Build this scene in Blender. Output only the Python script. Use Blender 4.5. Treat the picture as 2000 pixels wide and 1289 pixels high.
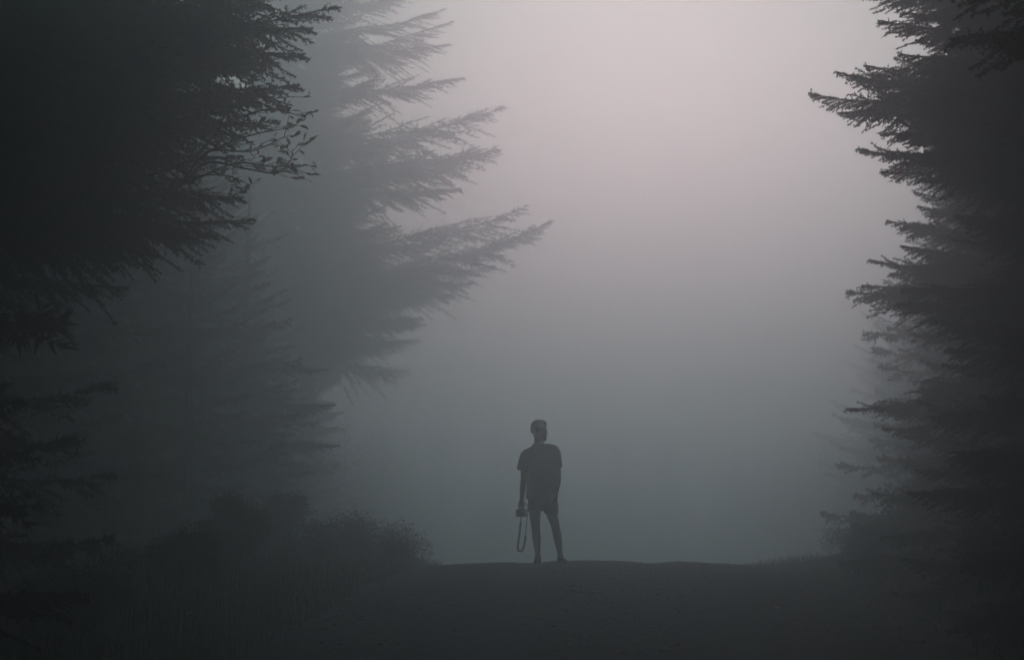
import bpy, math, random
import numpy as np
from mathutils import Vector, Matrix

for o in list(bpy.data.objects):
    bpy.data.objects.remove(o, do_unlink=True)
scene = bpy.context.scene
COL = scene.collection
R = math.radians

# ------------------------------------------------------------------ camera
FPX, CXP, HOR = 3889.0, 1000.0, 1095.0          # focal length in photo pixels, centre column, eye-level row
CAM_Z = 1.6
cd = bpy.data.cameras.new("camera")
cam = bpy.data.objects.new("camera", cd)
COL.objects.link(cam)
cd.sensor_width = 36.0
cd.lens = 70.0
cd.clip_start = 0.05
cd.clip_end = 2000.0
PITCH = math.atan((HOR - 644.5) / FPX)
cam.location = (0, 0, CAM_Z)
cam.rotation_euler = (math.pi / 2 + PITCH, 0, 0)
scene.camera = cam

# ------------------------------------------------------------------ sky and sun
SUN_EL, SUN_AZ = 11.0, 4.0                        # azimuth: degrees right of +Y
world = bpy.data.worlds.new("World")
scene.world = world
world.use_nodes = True
nt = world.node_tree
nt.nodes.clear()
out = nt.nodes.new("ShaderNodeOutputWorld")
bg = nt.nodes.new("ShaderNodeBackground")
sky = nt.nodes.new("ShaderNodeTexSky")
sky.sky_type = 'NISHITA'
sky.sun_disc = False
sky.sun_elevation = R(SUN_EL)
sky.sun_rotation = R(SUN_AZ % 360)
sky.dust_density = 3.0
sky.air_density = 1.0
sky.ozone_density = 1.0
hs = nt.nodes.new("ShaderNodeHueSaturation")
hs.inputs["Saturation"].default_value = 0.7
tint = nt.nodes.new("ShaderNodeMix")
tint.data_type = 'RGBA'
tint.blend_type = 'MULTIPLY'
tint.inputs[0].default_value = 1.0
tint.inputs[7].default_value = (0.56, 0.85, 0.95, 1)
nt.links.new(sky.outputs[0], hs.inputs["Color"])
nt.links.new(hs.outputs[0], tint.inputs[6])
nt.links.new(tint.outputs[2], bg.inputs[0])
bg.inputs[1].default_value = 0.12
nt.links.new(bg.outputs[0], out.inputs[0])

sd = bpy.data.lights.new("sun", 'SUN')
sd.energy = 1.5
sd.angle = R(14)
sd.color = (1.0, 0.295, 0.385)
sun = bpy.data.objects.new("sun", sd)
COL.objects.link(sun)
sdir = Vector((math.sin(R(SUN_AZ)) * math.cos(R(SUN_EL)), math.cos(R(SUN_AZ)) * math.cos(R(SUN_EL)), math.sin(R(SUN_EL))))
sun.rotation_euler = sdir.to_track_quat('Z', 'Y').to_euler()
sun.location = sdir * 30

vs = scene.view_settings
vs.view_transform = 'Standard'
vs.look = 'None'
vs.gamma = 1.0
vs.exposure = -1.17
cy = scene.cycles
cy.use_denoising = True
try:
    cy.denoiser = 'OPENIMAGEDENOISE'
except Exception:
    pass
cy.max_bounces = 9
cy.diffuse_bounces = 3
cy.glossy_bounces = 2
cy.transmission_bounces = 2
cy.volume_bounces = 7
cy.transparent_max_bounces = 8
cy.sample_clamp_indirect = 4.0

HAZE_DENSITY, HAZE_G = 0.0355, 0.86
HAZE_COLOR = (0.77, 0.945, 0.957)

# ------------------------------------------------------------------ helpers
def tag(o, label=None, cat=None, group=None, kind=None):
    if label: o["label"] = label
    if cat: o["category"] = cat
    if group: o["group"] = group
    if kind: o["kind"] = kind
    return o

def link(o, parent=None):
    COL.objects.link(o)
    if parent is not None:
        o.parent = parent
    return o

def empty(name, loc):
    o = bpy.data.objects.new(name, None)
    o.location = loc
    o.empty_display_size = 0.3
    return link(o)

def mesh_np(name, V, F, mats, midx=None, smooth=False):
    """V (n,3), F list of arrays (m,3) or (m,4)"""
    V = np.asarray(V, dtype=np.float32)
    if not isinstance(F, list):
        F = [F]
    F = [np.asarray(f, dtype=np.int32) for f in F if len(f)]
    me = bpy.data.meshes.new(name)
    me.vertices.add(len(V))
    me.vertices.foreach_set("co", V.ravel())
    loops = np.concatenate([f.ravel() for f in F])
    tot = np.concatenate([np.full(len(f), f.shape[1], np.int32) for f in F])
    start = np.concatenate([[0], np.cumsum(tot)[:-1]]).astype(np.int32)
    me.loops.add(len(loops))
    me.loops.foreach_set("vertex_index", loops)
    me.polygons.add(len(tot))
    me.polygons.foreach_set("loop_start", start)
    me.polygons.foreach_set("loop_total", tot)
    if midx is not None:
        me.polygons.foreach_set("material_index", np.asarray(midx, np.int32))
    if smooth:
        me.polygons.foreach_set("use_smooth", np.ones(len(tot), bool))
    me.update(calc_edges=True)
    for m in mats:
        me.materials.append(m)
    return me

class Geo:
    """collects vertices and faces with a material index"""
    def __init__(self):
        self.V, self.T, self.Q, self.mt, self.mq, self.n = [], [], [], [], [], 0
    def add(self, V, T=None, Q=None, m=0):
        V = np.asarray(V, float).reshape(-1, 3)
        if T is not None and len(T):
            self.T.append(np.asarray(T) + self.n); self.mt.append(np.full(len(T), m))
        if Q is not None and len(Q):
            self.Q.append(np.asarray(Q) + self.n); self.mq.append(np.full(len(Q), m))
        self.V.append(V); self.n += len(V)
    def tube(self, P, rad, sides=6, m=0, cap=True):
        P = np.asarray(P, float); k = len(P)
        rad = np.broadcast_to(np.asarray(rad, float), (k,))
        T = np.gradient(P, axis=0); T /= np.linalg.norm(T, axis=1)[:, None] + 1e-9
        ref = np.array([0, 0, 1.0]) if abs(T[0, 2]) < .9 else np.array([1.0, 0, 0])
        A = np.cross(T, ref); A /= np.linalg.norm(A, axis=1)[:, None] + 1e-9
        B = np.cross(T, A)
        a = np.arange(sides) * 2 * math.pi / sides
        V = P[:, None] + rad[:, None, None] * (np.cos(a)[None, :, None] * A[:, None] + np.sin(a)[None, :, None] * B[:, None])
        V = V.reshape(-1, 3)
        i = np.arange(k - 1)[:, None] * sides; j = np.arange(sides)[None]; j2 = (j + 1) % sides
        Q = np.stack([i + j, i + j2, i + sides + j2, i + sides + j], -1).reshape(-1, 4)
        tri = None
        if cap:
            V = np.vstack([V, P[:1], P[-1:]])
            jj = np.arange(sides)
            t0 = np.stack([np.full(sides, k * sides), (jj + 1) % sides, jj], -1)
            t1 = np.stack([np.full(sides, k * sides + 1), (k - 1) * sides + jj, (k - 1) * sides + (jj + 1) % sides], -1)
            tri = np.vstack([t0, t1])
        self.add(V, tri, Q, m)
    def mesh(self, name, mats, smooth=False):
        F, mi = [], []
        if self.T: F.append(np.vstack(self.T)); mi.append(np.concatenate(self.mt))
        if self.Q: F.append(np.vstack(self.Q)); mi.append(np.concatenate(self.mq))
        return mesh_np(name, np.vstack(self.V), F, mats, np.concatenate(mi), smooth)

def obj(name, me, parent=None, loc=None):
    o = bpy.data.objects.new(name, me)
    if loc is not None: o.location = loc
    return link(o, parent)

def px2w(px, py, d):
    """photo pixel and distance along the view (m, on the ground axis) -> world point (eye level row = HOR)"""
    # exact for the pitched camera
    xc, yc = (px - 1000.0) / FPX, (644.5 - py) / FPX
    f = Vector((0, math.cos(PITCH), math.sin(PITCH))); u = Vector((0, -math.sin(PITCH), math.cos(PITCH)))
    v = f + Vector((1, 0, 0)) * xc + u * yc
    return Vector((0, 0, CAM_Z)) + v * (d / v.y)

# ------------------------------------------------------------------ materials
def mat(name, base, rough=0.7, noise=None, bump=None, spec=0.3, objrand=0.0, sub=None):
    """base colour, optional noise=(scale, colour2, detail), bump=(scale,strength)"""
    m = bpy.data.materials.new(name)
    m.use_nodes = True
    t = m.node_tree
    b = t.nodes["Principled BSDF"]
    b.inputs["Roughness"].default_value = rough
    b.inputs["Specular IOR Level"].default_value = spec
    src = None
    tc = t.nodes.new("ShaderNodeTexCoord")
    if noise:
        n = t.nodes.new("ShaderNodeTexNoise")
        n.inputs["Scale"].default_value = noise[0]
        n.inputs["Detail"].default_value = noise[2]
        t.links.new(tc.outputs["Object"], n.inputs["Vector"])
        rp = t.nodes.new("ShaderNodeValToRGB")
        rp.color_ramp.elements[0].position = 0.33
        rp.color_ramp.elements[1].position = 0.67
        rp.color_ramp.elements[0].color = (*base, 1)
        rp.color_ramp.elements[1].color = (*noise[1], 1)
        t.links.new(n.outputs["Fac"], rp.inputs[0])
        src = rp.outputs[0]
    if objrand:
        oi = t.nodes.new("ShaderNodeObjectInfo")
        mr = t.nodes.new("ShaderNodeMapRange")
        mr.inputs[3].default_value = 1 - objrand
        mr.inputs[4].default_value = 1 + objrand
        t.links.new(oi.outputs["Random"], mr.inputs[0])
        h = t.nodes.new("ShaderNodeHueSaturation")
        t.links.new(mr.outputs[0], h.inputs["Value"])
        if src: t.links.new(src, h.inputs["Color"])
        else: h.inputs["Color"].default_value = (*base, 1)
        src = h.outputs[0]
    if src: t.links.new(src, b.inputs["Base Color"])
    else: b.inputs["Base Color"].default_value = (*base, 1)
    if bump:
        n2 = t.nodes.new("ShaderNodeTexNoise")
        n2.inputs["Scale"].default_value = bump[0]
        n2.inputs["Detail"].default_value = 6
        t.links.new(tc.outputs["Object"], n2.inputs["Vector"])
        bp = t.nodes.new("ShaderNodeBump")
        bp.inputs["Strength"].default_value = bump[1]
        bp.inputs["Distance"].default_value = 0.02
        t.links.new(n2.outputs["Fac"], bp.inputs["Height"])
        t.links.new(bp.outputs[0], b.inputs["Normal"])
    return m

M_NEEDLE = mat("fir_needles", (0.030, 0.050, 0.028), 0.75, (1.5, (0.050, 0.070, 0.040), 3), objrand=0.25, spec=0.15)
M_BARK = mat("fir_bark", (0.06, 0.045, 0.035), 0.9, (6, (0.10, 0.08, 0.065), 6), (14, 0.6))
M_LEAF_Y = mat("yellowing_leaf", (0.20, 0.18, 0.06), 0.6, (9, (0.11, 0.13, 0.05), 2), objrand=0.3)
def translucent(m, col, f):
    t = m.node_tree; b = t.nodes["Principled BSDF"]; o_ = [n for n in t.nodes if n.type == 'OUTPUT_MATERIAL'][0]
    tr = t.nodes.new("ShaderNodeBsdfTranslucent"); tr.inputs[0].default_value = (*col, 1)
    mx = t.nodes.new("ShaderNodeMixShader"); mx.inputs[0].default_value = f
    t.links.new(b.outputs[0], mx.inputs[1]); t.links.new(tr.outputs[0], mx.inputs[2]); t.links.new(mx.outputs[0], o_.inputs[0])
translucent(M_LEAF_Y, (0.30, 0.28, 0.10), .3)
M_LEAF_G = mat("shrub_leaf", (0.030, 0.045, 0.025), 0.75, (2, (0.045, 0.060, 0.03), 3), objrand=0.2)
M_GRASS = mat("dark_grass", (0.035, 0.047, 0.024), 0.8, (1.2, (0.055, 0.055, 0.03), 3))
M_STONE = mat("road_stone", (0.05, 0.049, 0.047), 0.9, (3, (0.09, 0.088, 0.084), 3))
M_PALE = mat("pale_stone", (0.42, 0.41, 0.39), 0.8, (8, (0.5, 0.49, 0.46), 3), (20, 0.3))

# ------------------------------------------------------------------ terrain
CREST_Y, CREST_Z = 28.0, 1.6
def road_x(y):
    return 0.25 + 0.03 * y
def vnoise(x, y, s=0):
    return (np.sin(x * 1.3 + s) * np.cos(y * 1.1 - s * 2) + np.sin(x * 2.9 - y * 1.7 + s * 3) * .5 + np.sin(x * .47 + y * .61 + s) * .8) / 2.3
def ground_z(x, y):
    x = np.asarray(x, float); y = np.asarray(y, float)
    u = (CREST_Y - y) / CREST_Y
    z = CREST_Z * (1 - u * u)
    far = y > CREST_Y
    dy = np.clip(y - CREST_Y, 0, None)
    zf = CREST_Z - 5.0 * (1 - np.exp(-(dy / 32.0) ** 2))
    z = np.where(far, zf, z)
    yb = np.clip(-y, 0, None)
    z = np.where(y < 0, -0.1067 * np.clip(yb, 0, 14), z)
    dx = x - road_x(np.clip(y, -10, 120))
    a = np.abs(dx)
    z = z - 0.014 * np.minimum(a, 2.6) ** 2
    side = np.clip((a - 2.1) / 2.5, 0, 1); side = side * side * (3 - 2 * side)
    z = z + side * (0.25 + 0.16 * vnoise(x * .6, y * .6, 1.0)) + np.clip(a - 4, 0, 12) * np.where(dx < 0, 0.07, 0.05)
    z = z + 0.016 * vnoise(x * 2.2, y * 1.6, 4.0) * (1 + 3 * side) + .006 * vnoise(x * 7.3, y * 6.1, 2.0)
    z = z - .03 * (np.exp(-((dx - .8) / .28) ** 2) + np.exp(-((dx + .8) / .28) ** 2))
    return z
def gz(x, y):
    return float(ground_z(x, y))

def make_ground():
    def axis(segs):
        return np.unique(np.concatenate([np.arange(a, b + 1e-6, s) for a, b, s in segs]).round(3))
    xs = axis([(-140, -20, 6), (-20, -5, .6), (-5, 7, .12), (7, 20, .6), (20, 140, 6)])
    ys = axis([(-60, 0, 3), (0, 8, .5), (8, 34, .14), (34, 60, 1), (60, 240, 6)])
    X, Y = np.meshgrid(xs, ys)
    Z = ground_z(X, Y)
    V = np.stack([X, Y, Z], -1).reshape(-1, 3)
    nx, ny = len(xs), len(ys)
    i = (np.arange(ny - 1)[:, None] * nx + np.arange(nx - 1)[None]).ravel()
    Q = np.stack([i, i + 1, i + nx + 1, i + nx], -1)
    m = bpy.data.materials.new("gravel_track_and_verge")
    m.use_nodes = True
    t = m.node_tree; b = t.nodes["Principled BSDF"]
    b.inputs["Roughness"].default_value = 0.9
    b.inputs["Specular IOR Level"].default_value = 0.2
    tc = t.nodes.new("ShaderNodeTexCoord")
    sep = t.nodes.new("ShaderNodeSeparateXYZ"); t.links.new(tc.outputs["Object"], sep.inputs[0])
    # |x - (0.25+0.03y)|
    mul = t.nodes.new("ShaderNodeMath"); mul.operation = 'MULTIPLY_ADD'
    mul.inputs[1].default_value = 0.03; mul.inputs[2].default_value = 0.25
    t.links.new(sep.outputs[1], mul.inputs[0])
    sub = t.nodes.new("ShaderNodeMath"); sub.operation = 'SUBTRACT'
    t.links.new(sep.outputs[0], sub.inputs[0]); t.links.new(mul.outputs[0], sub.inputs[1])
    ab = t.nodes.new("ShaderNodeMath"); ab.operation = 'ABSOLUTE'; t.links.new(sub.outputs[0], ab.inputs[0])
    nz = t.nodes.new("ShaderNodeTexNoise"); nz.inputs["Scale"].default_value = 1.3; nz.inputs["Detail"].default_value = 6
    t.links.new(tc.outputs["Object"], nz.inputs["Vector"])
    ad = t.nodes.new("ShaderNodeMath"); ad.operation = 'MULTIPLY_ADD'; ad.inputs[1].default_value = 1.6
    t.links.new(nz.outputs["Fac"], ad.inputs[0]); t.links.new(ab.outputs[0], ad.inputs[2])
    mr = t.nodes.new("ShaderNodeMapRange"); mr.inputs[1].default_value = 2.7; mr.inputs[2].default_value = 3.3
    t.links.new(ad.outputs[0], mr.inputs[0])
    v = t.nodes.new("ShaderNodeTexVoronoi"); v.inputs["Scale"].default_value = 28
    t.links.new(tc.outputs["Object"], v.inputs["Vector"])
    n3 = t.nodes.new("ShaderNodeTexNoise"); n3.inputs["Scale"].default_value = 9; n3.inputs["Detail"].default_value = 8
    t.links.new(tc.outputs["Object"], n3.inputs["Vector"])
    rp = t.nodes.new("ShaderNodeValToRGB")
    rp.color_ramp.elements[0].position = .3; rp.color_ramp.elements[0].color = (.036, .035, .033, 1)
    rp.color_ramp.elements[1].position = .75; rp.color_ramp.elements[1].color = (.08, .078, .074, 1)
    t.links.new(n3.outputs["Fac"], rp.inputs[0])
    rv = t.nodes.new("ShaderNodeMix"); rv.data_type = 'RGBA'; rv.blend_type = 'MULTIPLY'; rv.inputs[0].default_value = .5
    t.links.new(rp.outputs[0], rv.inputs[6]); t.links.new(v.outputs["Color"], rv.inputs[7])
    rg = t.nodes.new("ShaderNodeValToRGB")
    rg.color_ramp.elements[0].color = (.035, .03, .022, 1); rg.color_ramp.elements[1].color = (.06, .065, .035, 1)
    t.links.new(n3.outputs["Fac"], rg.inputs[0])
    mx = t.nodes.new("ShaderNodeMix"); mx.data_type = 'RGBA'
    t.links.new(mr.outputs[0], mx.inputs[0]); t.links.new(rv.outputs[2], mx.inputs[6]); t.links.new(rg.outputs[0], mx.inputs[7])
    t.links.new(mx.outputs[2], b.inputs["Base Color"])
    bp = t.nodes.new("ShaderNodeBump"); bp.inputs["Strength"].default_value = .8; bp.inputs["Distance"].default_value = .03
    sm = t.nodes.new("ShaderNodeMath"); sm.operation = 'ADD'
    t.links.new(v.outputs["Distance"], sm.inputs[0]); t.links.new(n3.outputs["Fac"], sm.inputs[1])
    t.links.new(sm.outputs[0], bp.inputs["Height"]); t.links.new(bp.outputs[0], b.inputs["Normal"])
    o = obj("ground", mesh_np("ground", V, Q, [m], smooth=True))
    tag(o, kind="structure", label="dark gravel forest track rising to a low crest")
make_ground()

# loose stones on the track (one mass)
def make_gravel():
    rng = np.random.default_rng(5)
    n = 6500
    y = 9 + 22 * rng.random(n) ** .8
    dx = rng.normal(0, 1.1, n)
    edge = rng.random(n) < .35
    dx = np.where(edge, rng.choice([-1, 1], n) * rng.normal(1.9, .35, n), dx)
    x = road_x(y) + dx
    z = ground_z(x, y)
    s = .004 + .013 * rng.random(n) ** 3
    base = np.array([[1, 0, 0], [0, 1, 0], [-1, 0, 0], [0, -1, 0], [0, 0, .7], [.1, .1, -.6]], float)
    F = np.array([[0, 1, 4], [1, 2, 4], [2, 3, 4], [3, 0, 4], [1, 0, 5], [2, 1, 5], [3, 2, 5], [0, 3, 5]])
    J = base[None] * (1 + .4 * rng.standard_normal((n, 6, 1)) * .6)
    a = rng.random(n) * 6.28; c, sn = np.cos(a), np.sin(a)
    JX = J[..., 0] * c[:, None] - J[..., 1] * sn[:, None]; JY = J[..., 0] * sn[:, None] + J[..., 1] * c[:, None]
    V = np.stack([JX * s[:, None] * 1.3 + x[:, None], JY * s[:, None] + y[:, None], J[..., 2] * s[:, None] + (z + s * .15)[:, None]], -1)
    F = (F[None] + (np.arange(n) * 6)[:, None, None]).reshape(-1, 3)
    o = obj("gravel", mesh_np("gravel", V.reshape(-1, 3), F, [M_STONE]))
    tag(o, "loose grey gravel strewn over the track", "gravel", kind="stuff")
make_gravel()

# ------------------------------------------------------------------ conifer boughs
def unit(a):
    return a / (np.linalg.norm(a, axis=-1, keepdims=True) + 1e-9)

def bough_geo(g, seed, L=3.0, nsec=42, step3=0.05, nstep=0.0036, nl=0.026, nw=0.0085, sag=.10, up=.16, hang=-.25, spread=.40, M=None):
    """one conifer bough along +X; appended to Geo g through matrix M"""
    rng = np.random.default_rng(seed)
    k = 22
    s = np.linspace(0, 1, k)
    ph = rng.random() * 6.28
    A = np.stack([L * s, L * .03 * np.sin(s * 5 + ph) * s, L * (-sag * s + up * s ** 2.4) + L * .008 * np.sin(s * 11 + ph)], -1)
    TA = unit(np.gradient(A, axis=0))
    gg = Geo()
    gg.tube(A, .016 * L / 3 * (1 - s) ** .8 + .0025, 5, 1)
    segP, segD, segL = [], [], []      # tertiary twig: start, direction, length
    for i in range(nsec):
        ss = .06 + .93 * ((i + rng.random()) / nsec)
        side = 1 if i % 2 else -1
        idx = ss * (k - 1); i0 = min(int(idx), k - 2); fr = idx - i0
        p0 = A[i0] * (1 - fr) + A[i0 + 1] * fr
        T = TA[i0]
        l2 = L * (spread * (1 - ss) ** .85 * min(1, ss / .22) ** .6 + .014) * (.55 + .6 * rng.random())
        a = R(rng.uniform(32, 58)) * (1 - .35 * ss); ph2 = rng.normal(hang, .5)
        Y = unit(np.cross([0, 0, 1.], T)); Z = np.cross(T, Y)
        d = math.cos(a) * T + math.sin(a) * (side * Y * math.cos(ph2) + Z * math.sin(ph2))
        m2 = 9; t = np.linspace(0, 1, m2)
        gdrop = rng.uniform(.0, .24)
        P = p0 + d * (t * l2)[:, None] + T * (.18 * l2 * t * t)[:, None] + np.array([0, 0, -1.]) * (gdrop * l2 * t * t)[:, None]
        P = P + rng.normal(0, .008 * l2, P.shape) * t[:, None]
        gg.tube(P, .0055 * (1 - t) + .0015, 3, 1, cap=False)
        D = unit(np.gradient(P, axis=0))
        n3 = max(3, int(l2 / step3))
        for sd_ in (-1, 1):
            tt = np.clip((np.arange(n3) + rng.random(n3)) / n3 * .92 + .07, 0, 1)
            ii = np.minimum((tt * (m2 - 1)).astype(int), m2 - 2); f2 = (tt * (m2 - 1) - ii)[:, None]
            q = P[ii] * (1 - f2) + P[ii + 1] * f2
            dd = D[ii]
            sv = unit(np.cross(dd, np.array([0, 0, 1.]) + rng.normal(0, .45, (n3, 3))))
            d3 = unit(dd * .8 + sd_ * sv * rng.uniform(.5, 1.0, (n3, 1)) + rng.normal(0, .12, (n3, 3)) + np.array([0, 0, -.12]))
            l3 = (.16 * (1 - tt) + .03) * rng.uniform(.6, 1.3, n3) * (L / 3) ** .5 * min(1.0, .25 + l2 * 1.6)
            segP.append(q); segD.append(d3); segL.append(l3)
        # the secondary itself carries needles
        seg = np.linalg.norm(np.diff(P, axis=0), axis=1)
        segP.append(P[:-1]); segD.append(D[:-1]); segL.append(seg)
    # short shoots round the axis close its core
    na = int(nsec * 1.6)
    sa_ = .15 + .78 * rng.random(na); ia = np.minimum((sa_ * (k - 1)).astype(int), k - 2); fa = (sa_ * (k - 1) - ia)[:, None]
    segP.append(A[ia] * (1 - fa) + A[ia + 1] * fa)
    segD.append(unit(TA[ia] * 1.1 + rng.normal(0, .5, (na, 3)))); segL.append((.012 + .15 * (1 - sa_)) * rng.uniform(.6, 1.3, na))
    h = k // 3
    segP.append(A[h:-1]); segD.append(TA[h:-1]); segL.append(np.linalg.norm(np.diff(A, axis=0), axis=1)[h:])
    P = np.vstack(segP); D = np.vstack(segD); Ls = np.concatenate(segL)
    # twigs as thin strips
    n = len(P)
    sv = unit(np.cross(D, rng.normal(0, 1, (n, 3)))) * .0016
    E = P + D * Ls[:, None]
    V = np.stack([P - sv, P + sv, E], 1).reshape(-1, 3)
    gg.add(V, np.arange(3 * n).reshape(-1, 3), m=1)
    # needles
    cnt = np.maximum(3, (Ls / nstep).astype(int))
    rep = np.repeat(np.arange(n), cnt)
    N = len(rep)
    tt = rng.random(N)
    B = P[rep] + D[rep] * (Ls[rep] * tt)[:, None]
    rad = rng.normal(0, 1, (N, 3)); rad -= D[rep] * (rad * D[rep]).sum(1)[:, None]
    rad = unit(rad * np.array([1, 1, .65]))
    nd = unit(D[rep] * rng.uniform(.35, .9, (N, 1)) + rad * .75)
    ln = nl * rng.uniform(.65, 1.2, N) * np.where(tt > .93, .8, 1)
    wv = unit(np.cross(nd, rng.normal(0, 1, (N, 3)))) * (nw * .5)
    V = np.stack([B - wv, B + wv, B + nd * ln[:, None]], 1).reshape(-1, 3)
    gg.add(V, np.arange(3 * N).reshape(-1, 3), m=0)
    Vall = np.vstack(gg.V)
    if M is not None:
        Mn = np.array(M)
        Vall = Vall @ Mn[:3, :3].T + Mn[:3, 3]
    T = np.vstack(gg.T); mt = np.concatenate(gg.mt); Q = np.vstack(gg.Q); mq = np.concatenate(gg.mq)
    o0 = g.n
    g.V.append(Vall); g.n += len(Vall)
    g.T.append(T + o0); g.mt.append(mt); g.Q.append(Q + o0); g.mq.append(mq)

SAGS = [.06, .14, .10, .02, .18, .08, .12]; UPS = [.14, .12, .22, .10, .14, .05, .25]
AIRY = [(.12, .08, -.55), (.16, .16, -.8), (.08, .12, -.45), (.20, .12, -.7)]
SAGS += [q[0] for q in AIRY]; UPS += [q[1] for q in AIRY]
BOUGHS = []
for sdd in range(7):
    g = Geo()
    bough_geo(g, 100 + sdd, 3.0, nsec=84, step3=.042, sag=[.06, .14, .10, .02, .18, .08, .12][sdd], up=[.14, .12, .22, .10, .14, .05, .25][sdd],
              hang=[-.3, -.5, -.2, -.1, -.6, -.35, -.25][sdd], spread=[.36, .42, .34, .38, .40, .45, .30][sdd])
    BOUGHS.append(g.mesh("fir_bough", [M_NEEDLE, M_BARK]))
for sdd in range(4):
    g = Geo()
    bough_geo(g, 200 + sdd, 3.0, nsec=50, step3=.055, sag=AIRY[sdd][0], up=AIRY[sdd][1], hang=AIRY[sdd][2], spread=.42)
    BOUGHS.append(g.mesh("fir_bough", [M_NEEDLE, M_BARK]))
# long-distance bough pieces, coarser
def far_crown(seed, H, Rm, z0, n):
    g = Geo()
    rng = random.Random(seed)
    for i in range(n):
        f = (i + rng.random()) / n
        z = z0 + (H - z0) * f ** .85 * .98
        Lb = (Rm * (1 - f) ** .8 + .25) * rng.uniform(.7, 1.1)
        az = i * 2.39996 + rng.uniform(-.4, .4)
        el = R(-8 + 34 * f + rng.uniform(-8, 8))
        M = Matrix.Translation((0, 0, z)) @ Matrix.Rotation(az, 4, 'Z') @ Matrix.Rotation(-el, 4, 'Y') @ Matrix.Scale(Lb / 3, 4)
        if f > .93: el = R(rng.uniform(35, 75))
        bough_geo(g, seed * 1000 + i, 3.0, nsec=22, step3=.11, nstep=.02, nl=.09, nw=.028, spread=.40, M=M)
    return g.mesh("fir_crown", [M_NEEDLE, M_BARK])
def trunk_mesh(H, r, seed):
    g = Geo(); rng = np.random.default_rng(seed)
    s = np.linspace(0, 1, 16)
    P = np.stack([.05 * np.sin(s * 4 + seed) * s, .05 * np.cos(s * 3 + seed) * s, -0.25 + (H + .25) * s], -1)
    rad = r * (1 - s) ** .85 + .012
    rad[0] *= 1.35
    g.tube(P, rad, 12, 0)
    return g.mesh("fir_trunk", [M_BARK], True)

def add_bough(tree, z, tip, variant, roll=0.0, L0=3.0):
    """bough object from the trunk at height z (tree-local) to the tree-local tip"""
    b = Vector((0, 0, z))
    v = Vector(tip) - b
    L = v.length
    me = BOUGHS[variant]
    # the mesh's own end point is slightly off +X: compensate by the variant's end height
    sag = SAGS[variant]; up = UPS[variant]
    endel = math.atan2(up - sag, 1.0)
    az = math.atan2(v.y, v.x); el = math.atan2(v.z, math.hypot(v.x, v.y)) - endel
    o = obj("branch", me, tree)
    o.matrix_local = Matrix.Translation(b) @ Matrix.Rotation(az, 4, 'Z') @ Matrix.Rotation(-el, 4, 'Y') @ Matrix.Rotation(roll, 4, 'X') @ Matrix.Scale(L / L0, 4)
    return o

def fir_tree(x, y, H, r, label, seed, tips=(), fill=None, group=None, pool=range(7)):
    """tips: (px, py, dist, rise) = bough ends in view; rise = tip height minus attachment height, as part of the length.
    fill: (z0, z1, n, radius function(z, az))"""
    base = Vector((x, y, gz(x, y)))
    t = empty("fir_tree", base)
    tag(t, label, "tree", group)
    obj("trunk", trunk_mesh(H, r, seed), t)
    rng = random.Random(seed); pool = list(pool)
    for i, (px, py, d, rise) in enumerate(tips):
        tip = px2w(px, py, d) - base
        hl = math.hypot(tip.x, tip.y)
        add_bough(t, min(max(tip.z - rise * hl, .2), H - .3), tip, pool[(i * 3 + seed) % len(pool)], rng.uniform(-.35, .35))
    if fill:
        z0, z1, n, rf = fill
        for i in range(n):
            f = (i + rng.random()) / n
            z = z0 + (z1 - z0) * f
            az = i * 2.39996 + rng.uniform(-.35, .35)
            Lb = rf(z, az) * rng.uniform(.72, 1.05)
            if Lb < .25: continue
            el = R(-10 + 30 * (z / H) + rng.uniform(-9, 9))
            tip = Vector((math.cos(az) * Lb * math.cos(el), math.sin(az) * Lb * math.cos(el), z + Lb * math.sin(el)))
            add_bough(t, z, tip, pool[rng.randrange(len(pool))], rng.uniform(-.4, .4))
    return t

def cone(Rm, H, z0=0, road=1.0, roadaz=0.0, width=1.0):
    """bough length by height; boughs that point to the road are shortened to `road`"""
    def rf(z, az):
        v = Rm * max(0.0, 1 - (z - z0) / (H - z0)) ** .75
        if z < z0: v = Rm * (.30 + .5 * z / z0)
        c = max(0.0, math.cos(az - roadaz))
        return v * (1 - (1 - road) * c ** width)
    return rf

# near left fir whose boughs hang over the track
fir_tree(-3.9, 13.0, 14.0, .17, "dark fir at left whose drooping boughs reach furthest over the near track", 1,
    tips=[(660, 20, 12.6, .05), (600, 100, 12.8, -.12), (560, -30, 12.5, .1), (588, 170, 12.9, .0), (540, 235, 13.2, -.05),
          (480, 385, 12.8, -.15), (497, 424, 12.6, -.10), (430, 455, 12.9, -.25), (350, 470, 13.4, -.25), (520, 130, 13.5, -.1),
          (470, 300, 13.3, -.08), (440, 60, 12.6, .0), (400, 220, 12.3, -.05), (300, 500, 13.2, -.25), (250, 560, 13.0, -.2), (380, 350, 13.6, -.1), (610, -25, 13.0, .05), (530, 5, 13.2, .0), (455, -15, 12.7, .05), (380, 20, 13.3, 0.0), (300, -15, 12.8, .05), (610, 55, 13.4, -.05), (480, 90, 12.4, -.05), (330, 80, 13.6, 0), (420, 150, 13.0, -.05), (520, 180, 12.7, -.03), (450, 250, 12.9, -.05), (220, 30, 13, 0), (160, -10, 12.6, 0), (560, -60, 13.3, .05), (480, -55, 12.9, .02), (400, -60, 12.6, .05), (310, -70, 13.1, .0), (230, -50, 12.7, .05), (130, -60, 13.2, .0)],
    fill=(.8, 13.5, 150, cone(2.5, 14.0, 4.3, .55, 0.0, 1.0)), pool=(7, 8, 9, 10, 1, 5))
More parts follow.
